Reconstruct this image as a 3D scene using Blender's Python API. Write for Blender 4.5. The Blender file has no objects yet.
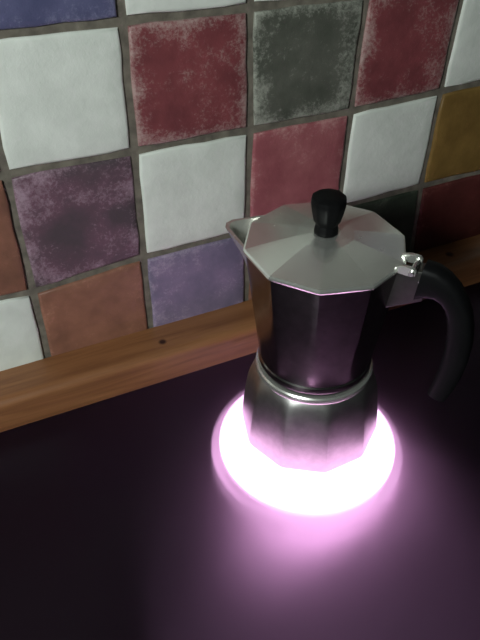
import bpy, bmesh, math, random
from mathutils import Vector, Matrix

random.seed(7)
scene = bpy.context.scene
PI = math.pi

# ------------------------------------------------------------------ camera
cam_d = bpy.data.cameras.new('camera')
cam_d.sensor_fit = 'VERTICAL'
cam_d.sensor_height = 36.0
cam_d.lens = 700.0 / 640.0 * 36.0
cam_d.clip_start = 0.01
cam = bpy.data.objects.new('camera', cam_d)
scene.collection.objects.link(cam)
CR = Vector((0.90732206, -0.42043296, 0.00167411))
CU = Vector((0.2671411, 0.57957372, 0.76988956))
CF = Vector((0.32465722, 0.69809056, -0.63817495))
m = Matrix((CR, CU, -CF)).transposed().to_4x4()
m.translation = Vector((-0.14704656, -0.52315422, 0.48957406))
cam.matrix_world = m
scene.camera = cam

# ------------------------------------------------------------------ world, lamps, exposure
world = bpy.data.worlds.new('kitchen_ambient')
scene.world = world
world.use_nodes = True
world.node_tree.nodes['Background'].inputs[0].default_value = (0.80, 0.95, 0.90, 1)
world.node_tree.nodes['Background'].inputs[1].default_value = 0.030


def area_light(name, loc, target, size, power, color):
    d = bpy.data.lights.new(name, 'AREA')
    d.shape = 'DISK'
    d.size = size
    d.energy = power
    d.color = color
    o = bpy.data.objects.new(name, d)
    scene.collection.objects.link(o)
    o.location = loc
    o.rotation_euler = (Vector(target) - Vector(loc)).to_track_quat('-Z', 'Y').to_euler()
    return o


# the kitchen lamp, up and to the left behind the photographer
area_light('kitchen_lamp_light', (-0.72, -0.74, 0.72), (0.05, 0.0, 0.22), 0.26, 9.8, (0.92, 1.0, 0.965))

vs = scene.view_settings
scene.display_settings.display_device = 'sRGB'
vs.view_transform = 'Standard'
vs.look = 'None'
vs.exposure = 0.0
vs.gamma = 1.0
vs.use_curve_mapping = False

# ------------------------------------------------------------------ helpers
def link(o):
    scene.collection.objects.link(o)
    return o


def obj(name, bm, mat, parent=None, sharp=28, smooth=True):
    bmesh.ops.recalc_face_normals(bm, faces=bm.faces[:])
    for f in bm.faces:
        f.smooth = smooth
    if smooth:
        for e in bm.edges:
            if len(e.link_faces) == 2 and e.calc_face_angle(0) > math.radians(sharp):
                e.smooth = False
    me = bpy.data.meshes.new(name)
    bm.to_mesh(me)
    bm.free()
    me.materials.append(mat)
    o = link(bpy.data.objects.new(name, me))
    if parent is not None:
        o.parent = parent
    return o


def loft(bm, rings, cap0=True, cap1=True):
    vr = [[bm.verts.new(p) for p in r] for r in rings]
    n = len(vr[0])
    for a, b in zip(vr[:-1], vr[1:]):
        for k in range(n):
            bm.faces.new((a[k], a[(k + 1) % n], b[(k + 1) % n], b[k]))
    if cap0:
        bm.faces.new(list(reversed(vr[0])))
    if cap1:
        bm.faces.new(vr[-1])
    return vr


def box(bm, x0, x1, y0, y1, z0, z1):
    loft(bm, [[(x0, y0, z), (x1, y0, z), (x1, y1, z), (x0, y1, z)] for z in (z0, z1)])


def bevel(bm, w, seg=2):
    bmesh.ops.bevel(bm, geom=bm.edges[:], offset=w, segments=seg, profile=0.6, affect='EDGES')


def nodes(name):
    mt = bpy.data.materials.new(name)
    mt.use_nodes = True
    nt = mt.node_tree
    nt.nodes.clear()
    out = nt.nodes.new('ShaderNodeOutputMaterial')
    return mt, nt, out


def N(nt, kind, **kw):
    n = nt.nodes.new(kind)
    for k, v in kw.items():
        if k in n.inputs:
            n.inputs[k].default_value = v
        else:
            setattr(n, k, v)
    return n


def ramp(nt, fac, stops):
    r = nt.nodes.new('ShaderNodeValToRGB')
    els = r.color_ramp.elements
    while len(els) < len(stops):
        els.new(0.5)
    for e, (p, c) in zip(els, stops):
        e.position = p
        e.color = c if len(c) == 4 else (*c, 1)
    nt.links.new(fac, r.inputs[0])
    return r.outputs[0]


def mixc(nt, fac, a, b, mode='MIX'):
    n = nt.nodes.new('ShaderNodeMix')
    n.data_type = 'RGBA'
    n.blend_type = mode
    for sock, v in ((n.inputs[0], fac), (n.inputs[6], a), (n.inputs[7], b)):
        if isinstance(v, (float, int)):
            sock.default_value = v
        elif isinstance(v, tuple):
            sock.default_value = (*v[:3], 1)
        else:
            nt.links.new(v, sock)
    return n.outputs[2]


def math_n(nt, op, a, b=0.0):
    n = nt.nodes.new('ShaderNodeMath')
    n.operation = op
    for s, v in ((n.inputs[0], a), (n.inputs[1], b)):
        if isinstance(v, (float, int)):
            s.default_value = v
        else:
            nt.links.new(v, s)
    return n.outputs[0]


def srgb(r, g, b):
    f = lambda c: (c / 255 / 12.92) if c <= 10 else ((c / 255 + 0.055) / 1.055) ** 2.4
    return (f(r), f(g), f(b))


# ------------------------------------------------------------------ materials
def mat_grout():
    mt, nt, out = nodes('grout')
    geo = N(nt, 'ShaderNodeNewGeometry')
    no = N(nt, 'ShaderNodeTexNoise', Scale=90.0, Detail=6.0)
    nt.links.new(geo.outputs['Position'], no.inputs['Vector'])
    c = ramp(nt, no.outputs[0], [(0.3, srgb(88, 82, 74)), (0.7, srgb(124, 117, 105))])
    p = N(nt, 'ShaderNodeBsdfPrincipled', Roughness=0.9)
    nt.links.new(c, p.inputs['Base Color'])
    b = N(nt, 'ShaderNodeBump', Strength=0.5, Distance=0.002)
    nt.links.new(no.outputs[0], b.inputs['Height'])
    nt.links.new(b.outputs[0], p.inputs['Normal'])
    nt.links.new(p.outputs[0], out.inputs[0])
    return mt


def mat_tile(name, base, dark, worn, wear, rough=0.38, edge=0.5):
    """hand-glazed tile: mottled colour, paler worn speckles, more of them towards the rim"""
    mt, nt, out = nodes(name)
    geo = N(nt, 'ShaderNodeNewGeometry')
    tc = N(nt, 'ShaderNodeTexCoord')
    oi = N(nt, 'ShaderNodeObjectInfo')
    off = N(nt, 'ShaderNodeVectorMath', operation='ADD')
    sc = N(nt, 'ShaderNodeMath', operation='MULTIPLY')
    sc.inputs[1].default_value = 37.0
    nt.links.new(oi.outputs['Random'], sc.inputs[0])
    nt.links.new(geo.outputs['Position'], off.inputs[0])
    nt.links.new(sc.outputs[0], off.inputs[1])
    big = N(nt, 'ShaderNodeTexNoise', Scale=26.0, Detail=3.0, Roughness=0.6)
    fine = N(nt, 'ShaderNodeTexNoise', Scale=330.0, Detail=5.0, Roughness=0.8, Distortion=0.3)
    strk = N(nt, 'ShaderNodeTexNoise', Scale=70.0, Detail=5.0, Roughness=0.7)
    for n in (big, fine, strk):
        nt.links.new(off.outputs[0], n.inputs['Vector'])
    col = mixc(nt, ramp(nt, big.outputs[0], [(0.35, (0, 0, 0)), (0.65, (1, 1, 1))]), dark, base)
    # rim factor from the tile's own 0..1 box
    sep = N(nt, 'ShaderNodeSeparateXYZ')
    nt.links.new(tc.outputs['Generated'], sep.inputs[0])
    dx = math_n(nt, 'ABSOLUTE', math_n(nt, 'SUBTRACT', sep.outputs[0], 0.5))
    dz = math_n(nt, 'ABSOLUTE', math_n(nt, 'SUBTRACT', sep.outputs[2], 0.5))
    rim = math_n(nt, 'POWER', math_n(nt, 'MULTIPLY', math_n(nt, 'MAXIMUM', dx, dz), 2.0), 4.0)
    w = math_n(nt, 'ADD', math_n(nt, 'MULTIPLY', rim, edge * 0.22), math_n(nt, 'MULTIPLY', big.outputs[0], 0.42))
    w = math_n(nt, 'ADD', w, math_n(nt, 'MULTIPLY', fine.outputs[0], 0.58))
    w = math_n(nt, 'ADD', w, math_n(nt, 'MULTIPLY', strk.outputs[0], 0.30))
    wr = ramp(nt, w, [(0.80 - 0.16 * wear, (0, 0, 0)), (0.97 - 0.16 * wear, (1, 1, 1))])
    wr = math_n(nt, 'MULTIPLY', wr, min(1.0, 0.35 + 0.5 * wear))
    col = mixc(nt, wr, col, worn)
    p = N(nt, 'ShaderNodeBsdfPrincipled', Roughness=rough)
    p.inputs['Specular IOR Level'].default_value = 0.35
    nt.links.new(col, p.inputs['Base Color'])
    b = N(nt, 'ShaderNodeBump', Strength=0.35, Distance=0.002)
    nt.links.new(strk.outputs[0], b.inputs['Height'])
    nt.links.new(b.outputs[0], p.inputs['Normal'])
    nt.links.new(p.outputs[0], out.inputs[0])
    return mt


def mat_wood():
    mt, nt, out = nodes('varnished_pine')
    geo = N(nt, 'ShaderNodeNewGeometry')
    mp = N(nt, 'ShaderNodeMapping')
    mp.inputs['Scale'].default_value = (4.0, 60.0, 60.0)
    nt.links.new(geo.outputs['Position'], mp.inputs['Vector'])
    no = N(nt, 'ShaderNodeTexNoise', Scale=1.6, Detail=6.0, Roughness=0.6, Distortion=0.8)
    nt.links.new(mp.outputs[0], no.inputs['Vector'])
    c = ramp(nt, no.outputs[0], [(0.25, srgb(100, 62, 38)), (0.5, srgb(130, 86, 54)), (0.75, srgb(150, 104, 68))])
    for kx, ky, kz, rad in ((0.001, -0.025, 0.0352, 0.0032), (0.352, -0.020, 0.0352, 0.0040), (-0.33, -0.03, 0.0335, 0.004)):
        d = N(nt, 'ShaderNodeVectorMath', operation='DISTANCE')
        nt.links.new(geo.outputs['Position'], d.inputs[0])
        d.inputs[1].default_value = (kx, ky, kz)
        k = ramp(nt, math_n(nt, 'DIVIDE', d.outputs['Value'], rad * 2), [(0.35, (1, 1, 1)), (0.75, (0, 0, 0))])
        c = mixc(nt, k, c, srgb(52, 26, 14))
    p = N(nt, 'ShaderNodeBsdfPrincipled', Roughness=0.42)
    nt.links.new(c, p.inputs['Base Color'])
    b = N(nt, 'ShaderNodeBump', Strength=0.15, Distance=0.001)
    nt.links.new(no.outputs[0], b.inputs['Height'])
    nt.links.new(b.outputs[0], p.inputs['Normal'])
    nt.links.new(p.outputs[0], out.inputs[0])
    return mt


def mat_plain(name, col, rough=0.5, metal=0.0, noise=0.0, nscale=80.0, bump=0.0, coat=0.0, spec=0.5):
    mt, nt, out = nodes(name)
    p = N(nt, 'ShaderNodeBsdfPrincipled', Roughness=rough, Metallic=metal)
    p.inputs['Coat Weight'].default_value = coat
    p.inputs['Specular IOR Level'].default_value = spec
    tc = N(nt, 'ShaderNodeTexCoord')
    no = N(nt, 'ShaderNodeTexNoise', Scale=nscale, Detail=6.0, Roughness=0.65)
    nt.links.new(tc.outputs['Object'], no.inputs['Vector'])
    lo = tuple(c * (1 - noise) for c in col)
    hi = tuple(min(1, c * (1 + noise * 0.6)) for c in col)
    nt.links.new(ramp(nt, no.outputs[0], [(0.3, lo), (0.7, hi)]), p.inputs['Base Color'])
    rr = N(nt, 'ShaderNodeMapRange')
    rr.inputs['To Min'].default_value = max(0.02, rough * (1 - 0.6 * noise))
    rr.inputs['To Max'].default_value = min(1, rough * (1 + 0.6 * noise))
    nt.links.new(no.outputs[0], rr.inputs['Value'])
    nt.links.new(rr.outputs[0], p.inputs['Roughness'])
    if bump:
        b = N(nt, 'ShaderNodeBump', Strength=bump, Distance=0.001)
        nt.links.new(no.outputs[0], b.inputs['Height'])
        nt.links.new(b.outputs[0], p.inputs['Normal'])
    nt.links.new(p.outputs[0], out.inputs[0])
    return mt


def mat_glass_ceramic():
    """dark, slightly milky glass-ceramic: what glows under it shows through and spreads a little"""
    mt, nt, out = nodes('glass_ceramic')
    dif = N(nt, 'ShaderNodeBsdfDiffuse')
    dif.inputs[0].default_value = (0.010, 0.005, 0.010, 1)
    trl = N(nt, 'ShaderNodeMixShader', Fac=0.035)      # mostly frosted see-through, a little milky
    rfr = N(nt, 'ShaderNodeBsdfRefraction', Roughness=0.33, IOR=1.45)
    rfr.inputs[0].default_value = (0.80, 0.70, 0.80, 1)
    mlk = N(nt, 'ShaderNodeBsdfTranslucent')
    mlk.inputs[0].default_value = (0.58, 0.42, 0.55, 1)
    nt.links.new(rfr.outputs[0], trl.inputs[1])
    nt.links.new(mlk.outputs[0], trl.inputs[2])
    tra = N(nt, 'ShaderNodeBsdfTransparent')
    tra.inputs[0].default_value = (0.82, 0.72, 0.82, 1)
    m1 = N(nt, 'ShaderNodeMixShader', Fac=0.60)
    nt.links.new(dif.outputs[0], m1.inputs[1])
    nt.links.new(trl.outputs[0], m1.inputs[2])
    m2 = N(nt, 'ShaderNodeMixShader', Fac=0.30)
    nt.links.new(m1.outputs[0], m2.inputs[1])
    nt.links.new(tra.outputs[0], m2.inputs[2])
    gl = N(nt, 'ShaderNodeBsdfGlossy', Roughness=0.34)
    gl.inputs[0].default_value = (0.45, 0.36, 0.45, 1)
    fr = N(nt, 'ShaderNodeFresnel', IOR=1.5)
    geo = N(nt, 'ShaderNodeNewGeometry')
    front = math_n(nt, 'SUBTRACT', 1.0, geo.outputs['Backfacing'])
    m3 = N(nt, 'ShaderNodeMixShader')
    nt.links.new(math_n(nt, 'MULTIPLY', fr.outputs[0], front), m3.inputs[0])
    nt.links.new(m2.outputs[0], m3.inputs[1])
    nt.links.new(gl.outputs[0], m3.inputs[2])
    nt.links.new(m3.outputs[0], out.inputs[0])
    return mt


def mat_glow(name, col, strength):
    mt, nt, out = nodes(name)
    e = N(nt, 'ShaderNodeEmission', Strength=strength)
    e.inputs[0].default_value = (*col, 1)
    nt.links.new(e.outputs[0], out.inputs[0])
    return mt


GROUT = mat_grout()
TILE = {
    'white': mat_tile('white_glaze', srgb(226, 230, 222), srgb(212, 216, 208), srgb(190, 190, 182), 0.0, 0.45, 0.1),
    'red': mat_tile('red_glaze', srgb(136, 70, 74), srgb(112, 58, 62), srgb(188, 168, 162), 0.60, 0.42, 0.8),
    'pink': mat_tile('pink_red_glaze', srgb(166, 100, 104), srgb(146, 82, 88), srgb(205, 168, 164), 0.45, 0.42, 0.6),
    'slate': mat_tile('slate_green_glaze', srgb(100, 100, 92), srgb(80, 82, 74), srgb(178, 180, 168), 0.60, 0.42, 0.9),
    'plum': mat_tile('plum_glaze', srgb(112, 80, 94), srgb(82, 70, 76), srgb(172, 148, 162), 0.75, 0.42, 0.5),
    'violet': mat_tile('violet_glaze', srgb(136, 120, 148), srgb(110, 102, 126), srgb(182, 166, 184), 0.6, 0.42, 0.5),
    'blue': mat_tile('blue_glaze', srgb(98, 98, 132), srgb(78, 80, 112), srgb(150, 150, 176), 0.5, 0.42, 0.5),
    'terracotta': mat_tile('terracotta_glaze', srgb(146, 100, 82), srgb(116, 80, 66), srgb(190, 140, 120), 0.3, 0.45, 0.4),
    'mustard': mat_tile('mustard_glaze', srgb(132, 104, 56), srgb(114, 88, 46), srgb(190, 150, 90), 0.2, 0.45, 0.3),
    'green': mat_tile('dark_green_glaze', srgb(70, 78, 66), srgb(54, 62, 52), srgb(130, 134, 120), 0.4, 0.45, 0.5),
    'maroon': mat_tile('maroon_glaze', srgb(92, 44, 42), srgb(74, 36, 34), srgb(150, 110, 100), 0.3, 0.45, 0.4),
}
TLAB = {
    'white': 'plain white glazed tile', 'red': 'dark red tile with worn pale speckles', 'pink': 'faded pinkish red tile',
    'slate': 'slate grey green tile with worn pale edges', 'plum': 'dark plum tile with mottled glaze',
    'violet': 'mottled violet tile', 'blue': 'mottled blue violet tile', 'terracotta': 'terracotta orange tile',
    'mustard': 'mustard yellow tile', 'green': 'dark green tile', 'maroon': 'dark maroon tile'}
WOOD = mat_wood()
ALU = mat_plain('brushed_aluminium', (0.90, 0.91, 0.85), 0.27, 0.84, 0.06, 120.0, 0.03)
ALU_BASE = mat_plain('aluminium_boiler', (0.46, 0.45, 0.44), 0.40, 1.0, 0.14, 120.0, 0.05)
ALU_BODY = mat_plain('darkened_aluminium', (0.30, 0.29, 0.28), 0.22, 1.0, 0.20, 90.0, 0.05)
BRACKET = mat_plain('tarnished_bracket', (0.13, 0.13, 0.12), 0.45, 1.0, 0.2)
STEEL = mat_plain('steel_pin', (0.8, 0.8, 0.78), 0.2, 1.0, 0.05)
BLACK = mat_plain('black_bakelite', (0.006, 0.006, 0.0065), 0.45, 0.0, 0.2, 60.0, spec=0.08)
RUBBER = mat_plain('dark_gasket', (0.02, 0.018, 0.018), 0.6, 0.0, 0.2)
FLOOR = mat_plain('floor_vinyl', (0.10, 0.09, 0.08), 0.6, 0.0, 0.2, 12.0)
GLASS = mat_glass_ceramic()
TRAY = mat_plain('tray_black', (0.008, 0.007, 0.008), 0.8, 0.0, 0.2)
MOUND = mat_plain('pale_glow_mound', (0.86, 0.74, 0.84), 0.9, 0.0, 0.1)  # pale surface of the added mound that bounces the glow
GLOW_DIM = mat_glow('halo_ring_glow', (1.0, 0.66, 0.94), 2.8)  # weak emission for the added halo ring
GLOW = mat_glow('glowing_element', (1.0, 0.70, 0.95), 10.0)

# ------------------------------------------------------------------ wall with tiles
PITCH, GAP, ZTOP = 0.105, 0.0062, 0.4336
WX0, WX1 = -0.70, 0.95
bm = bmesh.new()
box(bm, WX0, WX1, 0.0026, 0.10, -0.04, 0.85)
wall = obj('wall_back', bm, GROUT, smooth=False)
wall['kind'] = 'structure'
wall['label'] = 'kitchen wall of handmade multicoloured square tiles with grey grout'

JIT = {(0, 1): (.7, .8), (0, 2): (-.2, 2.3), (0, 3): (-1.9, 1.4), (-1, 2): (-.4, 3.6), (-1, 3): (-.8, -5.8), (1, 1): (.2, -1.5),
       (1, 2): (1.5, .5), (2, 2): (.7, -.6), (3, 2): (-1.8, 1.5), (3, 3): (-4.4, 3.1), (2, 1): (4.1, -3.8), (2, 3): (-2, 2),
       (-1, 1): (0, 3.0), (3, 1): (2.0, -1.0), (4, 2): (0, 3), (4, 3): (-2, 3), (1, 3): (-1, 1.5), (-1, 4): (-1, -4), (0, 4): (-2, 0)}
for i in range(-8, 12):
    for j in range(-5, 6):
        JIT.setdefault((i, j), (random.uniform(-1, 1), random.uniform(-1, 1)))


def corner(i, j):
    a, b = JIT[(i, j)]
    return Vector((i * PITCH + a / 1000, 0, ZTOP - j * PITCH + b / 1000))


def tile(i, j, kind):
    """cell between grout lines i..i+1 and j..j+1; pillowed front, hand-cut wobbling rim"""
    c = [corner(i, j + 1), corner(i + 1, j + 1), corner(i + 1, j), corner(i, j)]
    ctr = sum(c, Vector()) / 4
    g = GAP / 2
    c = [p + Vector((g if k in (0, 3) else -g, 0, g if k in (0, 1) else -g)) for k, p in enumerate(c)]
    rim = []
    per = 5
    for k in range(4):
        a, b = c[k], c[(k + 1) % 4]
        t = (b - a).normalized()
        nrm = Vector((-t.z, 0, t.x))
        for s in range(per):
            u = s / per
            wob = random.uniform(-0.0005, 0.0009) if s else 0.0
            p = a.lerp(b, u) + nrm * wob
            if s == 0:
                p = p + (ctr - p).normalized() * 0.0012
            rim.append(p)
    tilt = (random.uniform(-.006, .006), random.uniform(-.006, .006))
    dy = random.uniform(-.0004, .0004)
    rings = []
    for inset, y in ((0.0, 0.0045), (0.0, 0.0012), (0.0008, 0.0003), (0.0026, -0.0002), (0.012, -0.0005)):
        r = []
        for p in rim:
            d = ctr - p
            q = p + d.normalized() * inset * 1.2
            yy = y + (dy + (q.x - ctr.x) * tilt[0] + (q.z - ctr.z) * tilt[1] if y < 0.004 else 0)
            r.append((q.x, yy, q.z))
        rings.append(r)
    bm = bmesh.new()
    loft(bm, rings, cap0=False)
    o = obj('tile', bm, TILE[kind], wall, sharp=60)
    o['label'] = TLAB[kind]
    return o


ROWS = {
    -1: ['red', 'violet', 'white', 'terracotta', 'red', 'plum', 'white', 'white', 'plum', 'red', 'white'],
    0: ['white', 'terracotta', 'white', 'blue', 'white', 'white', 'red', 'violet', 'white', 'green', 'white'],
    1: ['plum', 'white', 'red', 'white', 'red', 'slate', 'red', 'white', 'blue', 'white', 'pink'],
    2: ['white', 'mustard', 'terracotta', 'plum', 'white', 'pink', 'white', 'mustard', 'white', 'red', 'white'],
    3: ['violet', 'red', 'white', 'terracotta', 'violet', 'terracotta', 'green', 'maroon', 'white', 'slate', 'violet'],
}
for j, row in ROWS.items():
    for k, kind in enumerate(row):
        tile(k - 4, j, kind)

# ------------------------------------------------------------------ wooden upstand along the wall
ZT, DEP = 0.0352, 0.0419
prof = [(0.0, 0.0), (0.0, ZT), (-DEP + 0.009, ZT), (-DEP + 0.005, ZT - 0.0008), (-DEP + 0.002, ZT - 0.003), (-DEP, ZT - 0.007), (-DEP, 0.0)]
bm = bmesh.new()
loft(bm, [[(x, y - 0.0005, z + 0.0002) for y, z in prof] for x in (WX0, WX1)])
wood = obj('baseboard_back', bm, WOOD, sharp=35)
wood['kind'] = 'structure'
wood['label'] = 'orange brown wooden strip along the foot of the tiled wall'

# ------------------------------------------------------------------ kitchen floor far below
bm = bmesh.new()
box(bm, -1.9, 2.1, -2.6, 0.10, -0.95, -0.90)
flo = obj('floor', bm, FLOOR, smooth=False)
flo['kind'] = 'structure'
flo['label'] = 'plain dark kitchen floor below the worktop'

# ------------------------------------------------------------------ cooktop
DC = Vector((0.0879, -0.1635, 0.0))
hob = link(bpy.data.objects.new('cooktop', None))
hob.location = (0.1, -0.33, 0.0)
hob['label'] = 'black glass ceramic cooktop with one heating zone glowing pinkish white'
hob['category'] = 'cooktop'


def hobpart(name, bm, mat, parent=None, **kw):
    bmesh.ops.translate(bm, verts=bm.verts[:], vec=-hob.location)
    return obj(name, bm, mat, parent or hob, **kw)


HX0, HX1, HY0, HY1 = WX0, WX1, -0.75, -0.002
bm = bmesh.new()
box(bm, HX0, HX1, HY0, HY1, -0.004, 0.0)
hobpart('glass_top', bm, GLASS, smooth=False)
bm = bmesh.new()
zs = ((HX0, HY0), (HX1, HY0), (HX1, HY1), (HX0, HY1))
loft(bm, [[(x, y, z) for x, y in zs] for z in (-0.0045, -0.40)], cap0=False)
hobpart('housing', bm, TRAY, smooth=False)
bm = bmesh.new()
BC = Vector((0.135, -0.310, 0.0))
loft(bm, [[(BC.x + 0.90 * R * math.cos(2 * PI * k / 72), BC.y + 1.7 * R * math.sin(2 * PI * k / 72), z) for k in range(72)]
          for R, z in [(R_ / 1000, -0.024 - 0.105 * (R_ / 180) ** 2.9) for R_ in (2, 20, 40, 60, 80, 100, 115, 130, 145, 160, 175, 190, 205, 220, 232, 244, 254, 262)]], cap0=True)
hobpart('glow_mound', bm, MOUND)  # added mound under the glass, shaped to spread the glow towards the front


def ring(R, z, n=72, c=DC):
    return [(c.x + R * math.cos(2 * PI * k / n), c.y + R * math.sin(2 * PI * k / n), z) for k in range(n)]


bm = bmesh.new()
loft(bm, [ring(0.0795, -0.0068), ring(0.0800, -0.0064), ring(0.0800, -0.0056), ring(0.0795, -0.0052)])
el = hobpart('heating_element', bm, GLOW)
bm = bmesh.new()
loft(bm, [ring(r, z) for r, z in ((0.078, -0.0145), (0.078, -0.0160), (0.0868, -0.0160), (0.0876, -0.0152), (0.0868, -0.0145), (0.078, -0.0145))], cap0=False, cap1=False)
hobpart('halo_ring', bm, GLOW_DIM, el)  # added glowing ring, makes the pale pink halo round the element
# ------------------------------------------------------------------ moka pot (ten-sided)
AX = Vector((0.0977, -0.1484, 0.0))
NF = 10
ROT = math.radians(-51.43)          # one corner points along the handle, the opposite one along the spout
SPOUT = math.radians(128.57)
HAND = math.radians(-51.43)
pot = link(bpy.data.objects.new('moka_pot', None))
pot.location = (AX.x, AX.y, 0.0004)
pot['label'] = 'faceted silver stovetop coffee pot with black knob and handle on glowing ring'
pot['category'] = 'coffee pot'


def octr(R, z, p=80.0, k=0.0, n=120):
    """ten-sided ring with slightly rounded corners; R = corner radius; k blends to a circle"""
    a = R * math.cos(PI / NF)
    out = []
    for q in range(n):
        th = ROT + 2 * PI * q / n
        s = 0.0
        for i in range(NF):
            c = math.cos(th - (ROT + PI / NF + i * 2 * PI / NF))
            if c > 0:
                s += c ** p
        r = a * s ** (-1 / p)
        r = r * (1 - k) + k * R * 0.985
        out.append((r * math.cos(th), r * math.sin(th), z))
    return out


# boiler: flared skirt with flat faces, rounding into a circular collar
bm = bmesh.new()
loft(bm, [octr(0.0608, 0.0), octr(0.0630, 0.0012), octr(0.0637, 0.0045, 140), octr(0.0625, 0.020, 140), octr(0.0604, 0.040, 140),
          octr(0.0582, 0.054, 120), octr(0.0565, 0.0610, 90, 0.10), octr(0.0543, 0.0670, 60, 0.35), octr(0.0520, 0.0715, 40, 0.7),
          octr(0.0500, 0.0738, 30, 0.95)])
bmesh.ops.scale(bm, verts=bm.verts[:], vec=(0.985, 0.985, 1.0))
bmesh.ops.rotate(bm, verts=bm.verts[:], cent=(0, 0, 0), matrix=Matrix.Rotation(PI / NF, 3, 'Z'))      # screwed on half a face round
boiler = obj('boiler', bm, ALU_BASE, pot, sharp=24)
bm = bmesh.new()
loft(bm, [octr(r, z, 30, 1.0) for r, z in ((0.0492, 0.0730), (0.0508, 0.0742), (0.0512, 0.0765), (0.0508, 0.0788), (0.0496, 0.0800), (0.0465, 0.0800))])
obj('collar', bm, ALU, pot)
bm = bmesh.new()
loft(bm, [octr(r, z, 30, 1.0) for r, z in ((0.0465, 0.0796), (0.0472, 0.0806), (0.0472, 0.0826), (0.0462, 0.0836))])
obj('gasket', bm, RUBBER, pot)

# collector
bm = bmesh.new()
ZL = 0.1950
loft(bm, [octr(0.0465, 0.0830, 30, 1), octr(0.0486, 0.0838, 30, 1), octr(0.0490, 0.0862, 30, 1), octr(0.0486, 0.0890, 30, 1), octr(0.0478, 0.0904, 30, 1),
          octr(0.0482, 0.0940, 40, 0.55), octr(0.0490, 0.099, 80, 0.15), octr(0.0502, 0.110, 140, 0.0), octr(0.0555, 0.150, 140), octr(0.0602, 0.1885, 140), octr(0.0607, 0.1940, 140)])
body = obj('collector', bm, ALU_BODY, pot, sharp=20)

# spout: a V-shaped beak growing out of the corner opposite the handle
bm = bmesh.new()
crn = lambda z: 0.0502 + (z - 0.110) / 0.084 * 0.0105
e = Vector((math.cos(SPOUT), math.sin(SPOUT), 0))
s = Vector((-e.y, e.x, 0))
rings = []
for z, ext, hw in ((0.132, 0.000, 0.003), (0.142, 0.003, 0.0090), (0.156, 0.0072, 0.016), (0.170, 0.0120, 0.0225), (0.182, 0.0185, 0.0275), (0.1935, 0.0232, 0.0325)):
    c0 = crn(z)
    back = lambda w: c0 - 0.0012 - abs(w) * math.tan(PI / NF)      # follows the two flat faces
    pts = []
    lift = -0.0015 * (z > 0.19)
    for ss, uu in ((-1, 0), (-0.58, 0.50), (-0.20, 0.93), (0, 1.0), (0.20, 0.93), (0.58, 0.50), (1, 0)):
        w = hw * ss
        b0 = back(hw)
        pts.append(e * (b0 + (c0 + ext - b0) * uu) + s * w + Vector((0, 0, z + lift * uu)))
    for ss, uu in ((0.91, 0), (0.51, 0.46), (0.16, 0.85), (0, 0.90), (-0.16, 0.85), (-0.51, 0.46), (-0.91, 0)):
        w = hw * ss
        b0 = back(hw)
        pts.append(e * (b0 + (c0 + ext - b0) * uu) + s * w + Vector((0, 0, z + lift * uu)))
    rings.append(pts)
vr = loft(bm, rings, cap1=False)
tv = vr[-1]
for k in range(6):
    bm.faces.new((tv[k], tv[k + 1], tv[12 - k], tv[13 - k]))
obj('spout', bm, ALU, body, sharp=30)

# lid: ten shallow faces with a rolled lip
bm = bmesh.new()
loft(bm, [octr(0.0606, 0.1943, 140), octr(0.0622, 0.1948, 140), octr(0.0630, 0.1962, 140), octr(0.0628, 0.1976, 140), octr(0.0614, 0.1986, 140),
          octr(0.0420, 0.2028, 200), octr(0.0220, 0.2066, 200), octr(0.0115, 0.2075, 140, 0.3), octr(0.0070, 0.2076, 30, 1)])
lid = obj('lid', bm, ALU, pot, sharp=3)
# knob
bm = bmesh.new()
kp = [(0.0070, 0.2062), (0.0088, 0.2068), (0.0094, 0.2080), (0.0094, 0.2100), (0.0088, 0.2128), (0.0084, 0.2146), (0.0090, 0.2162), (0.0104, 0.2180), (0.0111, 0.2210), (0.0123, 0.2260), (0.0132, 0.2310),
      (0.0134, 0.2340), (0.0128, 0.2364), (0.0108, 0.2378), (0.0067, 0.2385), (0.0015, 0.2387)]
loft(bm, [octr(r, z, 40, 0.2) for r, z in kp])
obj('knob', bm, BLACK, lid, sharp=32)

# hinge bracket between collector and handle
H = Vector((math.cos(HAND), math.sin(HAND), 0))
S = Vector((-H.y, H.x, 0))


def plate(bm, outline, w, off=0.0):
    """outline of (r, z) points extruded across the handle's plane"""
    loft(bm, [[H * r + S * (off + sg * w / 2) + Vector((0, 0, z)) for r, z in outline] for sg in (-1, 1)])


def rod(bm, r, z, w0, w1, rad, n=16):
    loft(bm, [[H * (r + rad * math.cos(2 * PI * k / n)) + S * w + Vector((0, 0, z + rad * math.sin(2 * PI * k / n))) for k in range(n)] for w in (w0, w1)])


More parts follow.
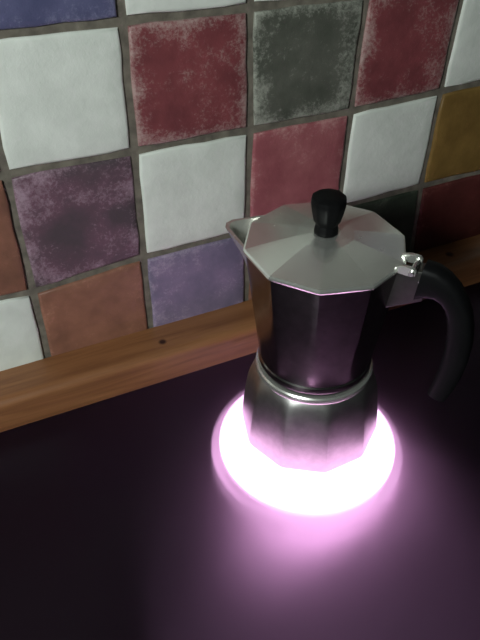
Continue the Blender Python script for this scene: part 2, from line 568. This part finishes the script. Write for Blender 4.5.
bm = bmesh.new()
plate(bm, [(0.0535, 0.158), (0.064, 0.165), (0.0800, 0.174), (0.0810, 0.192), (0.0790, 0.1995), (0.0725, 0.1985), (0.068, 0.1935), (0.0560, 0.1925)], 0.0130)
bevel(bm, 0.0012)
hinge = obj('hinge_bracket', bm, BRACKET, pot, sharp=35)
bm = bmesh.new()
for off in (-0.0085, 0.0085):
    plate(bm, [(0.0560, 0.1966), (0.0570, 0.2005), (0.0640, 0.2020), (0.0690, 0.2025), (0.0725, 0.2005), (0.0725, 0.1960), (0.0670, 0.1945), (0.0600, 0.1950)], 0.0032, off)
bevel(bm, 0.0006, 1)
obj('hinge_tab', bm, ALU, lid, sharp=35)
bm = bmesh.new()
rod(bm, 0.0695, 0.1985, -0.0125, 0.0125, 0.0021)
bevel(bm, 0.0004, 1)
obj('hinge_pin', bm, STEEL, hinge, sharp=35)
bm = bmesh.new()
rod(bm, 0.0765, 0.1905, -0.0078, 0.0078, 0.0022)
bevel(bm, 0.0004, 1)
obj('rivet', bm, STEEL, hinge, sharp=35)

# handle: bent black grip
outer = [(0.0765, 0.2040), (0.0860, 0.2030), (0.0950, 0.1985), (0.1030, 0.1915), (0.1100, 0.1820), (0.1155, 0.1710), (0.1195, 0.1580), (0.1217, 0.1430), (0.1220, 0.1270), (0.1205, 0.1110), (0.1175, 0.0960), (0.1135, 0.0830)]
inner = [(0.0735, 0.1720), (0.0810, 0.1765), (0.0870, 0.1775), (0.0925, 0.1755), (0.0967, 0.1705), (0.0998, 0.1620), (0.1018, 0.1510), (0.1028, 0.1390), (0.1030, 0.1260), (0.1022, 0.1120), (0.1004, 0.0980), (0.0984, 0.0865)]
bm = bmesh.new()
rings = []
for k, ((ro, zo), (ri, zi)) in enumerate(zip(outer, inner)):
    a = Vector((ro, zo))
    b = Vector((ri, zi))
    c = (a + b) / 2
    hw = 0.0092 - 0.0018 * k / 11
    r = []
    for q in range(16):
        th = 2 * PI * q / 16
        cu = math.copysign(abs(math.cos(th)) ** 0.55, math.cos(th))
        su = math.copysign(abs(math.sin(th)) ** 0.55, math.sin(th))
        pt = c + (a - b) / 2 * cu
        r.append(H * pt.x + S * hw * su + Vector((0, 0, pt.y)))
    rings.append(r)
loft(bm, rings)
obj('handle', bm, BLACK, pot, sharp=50)
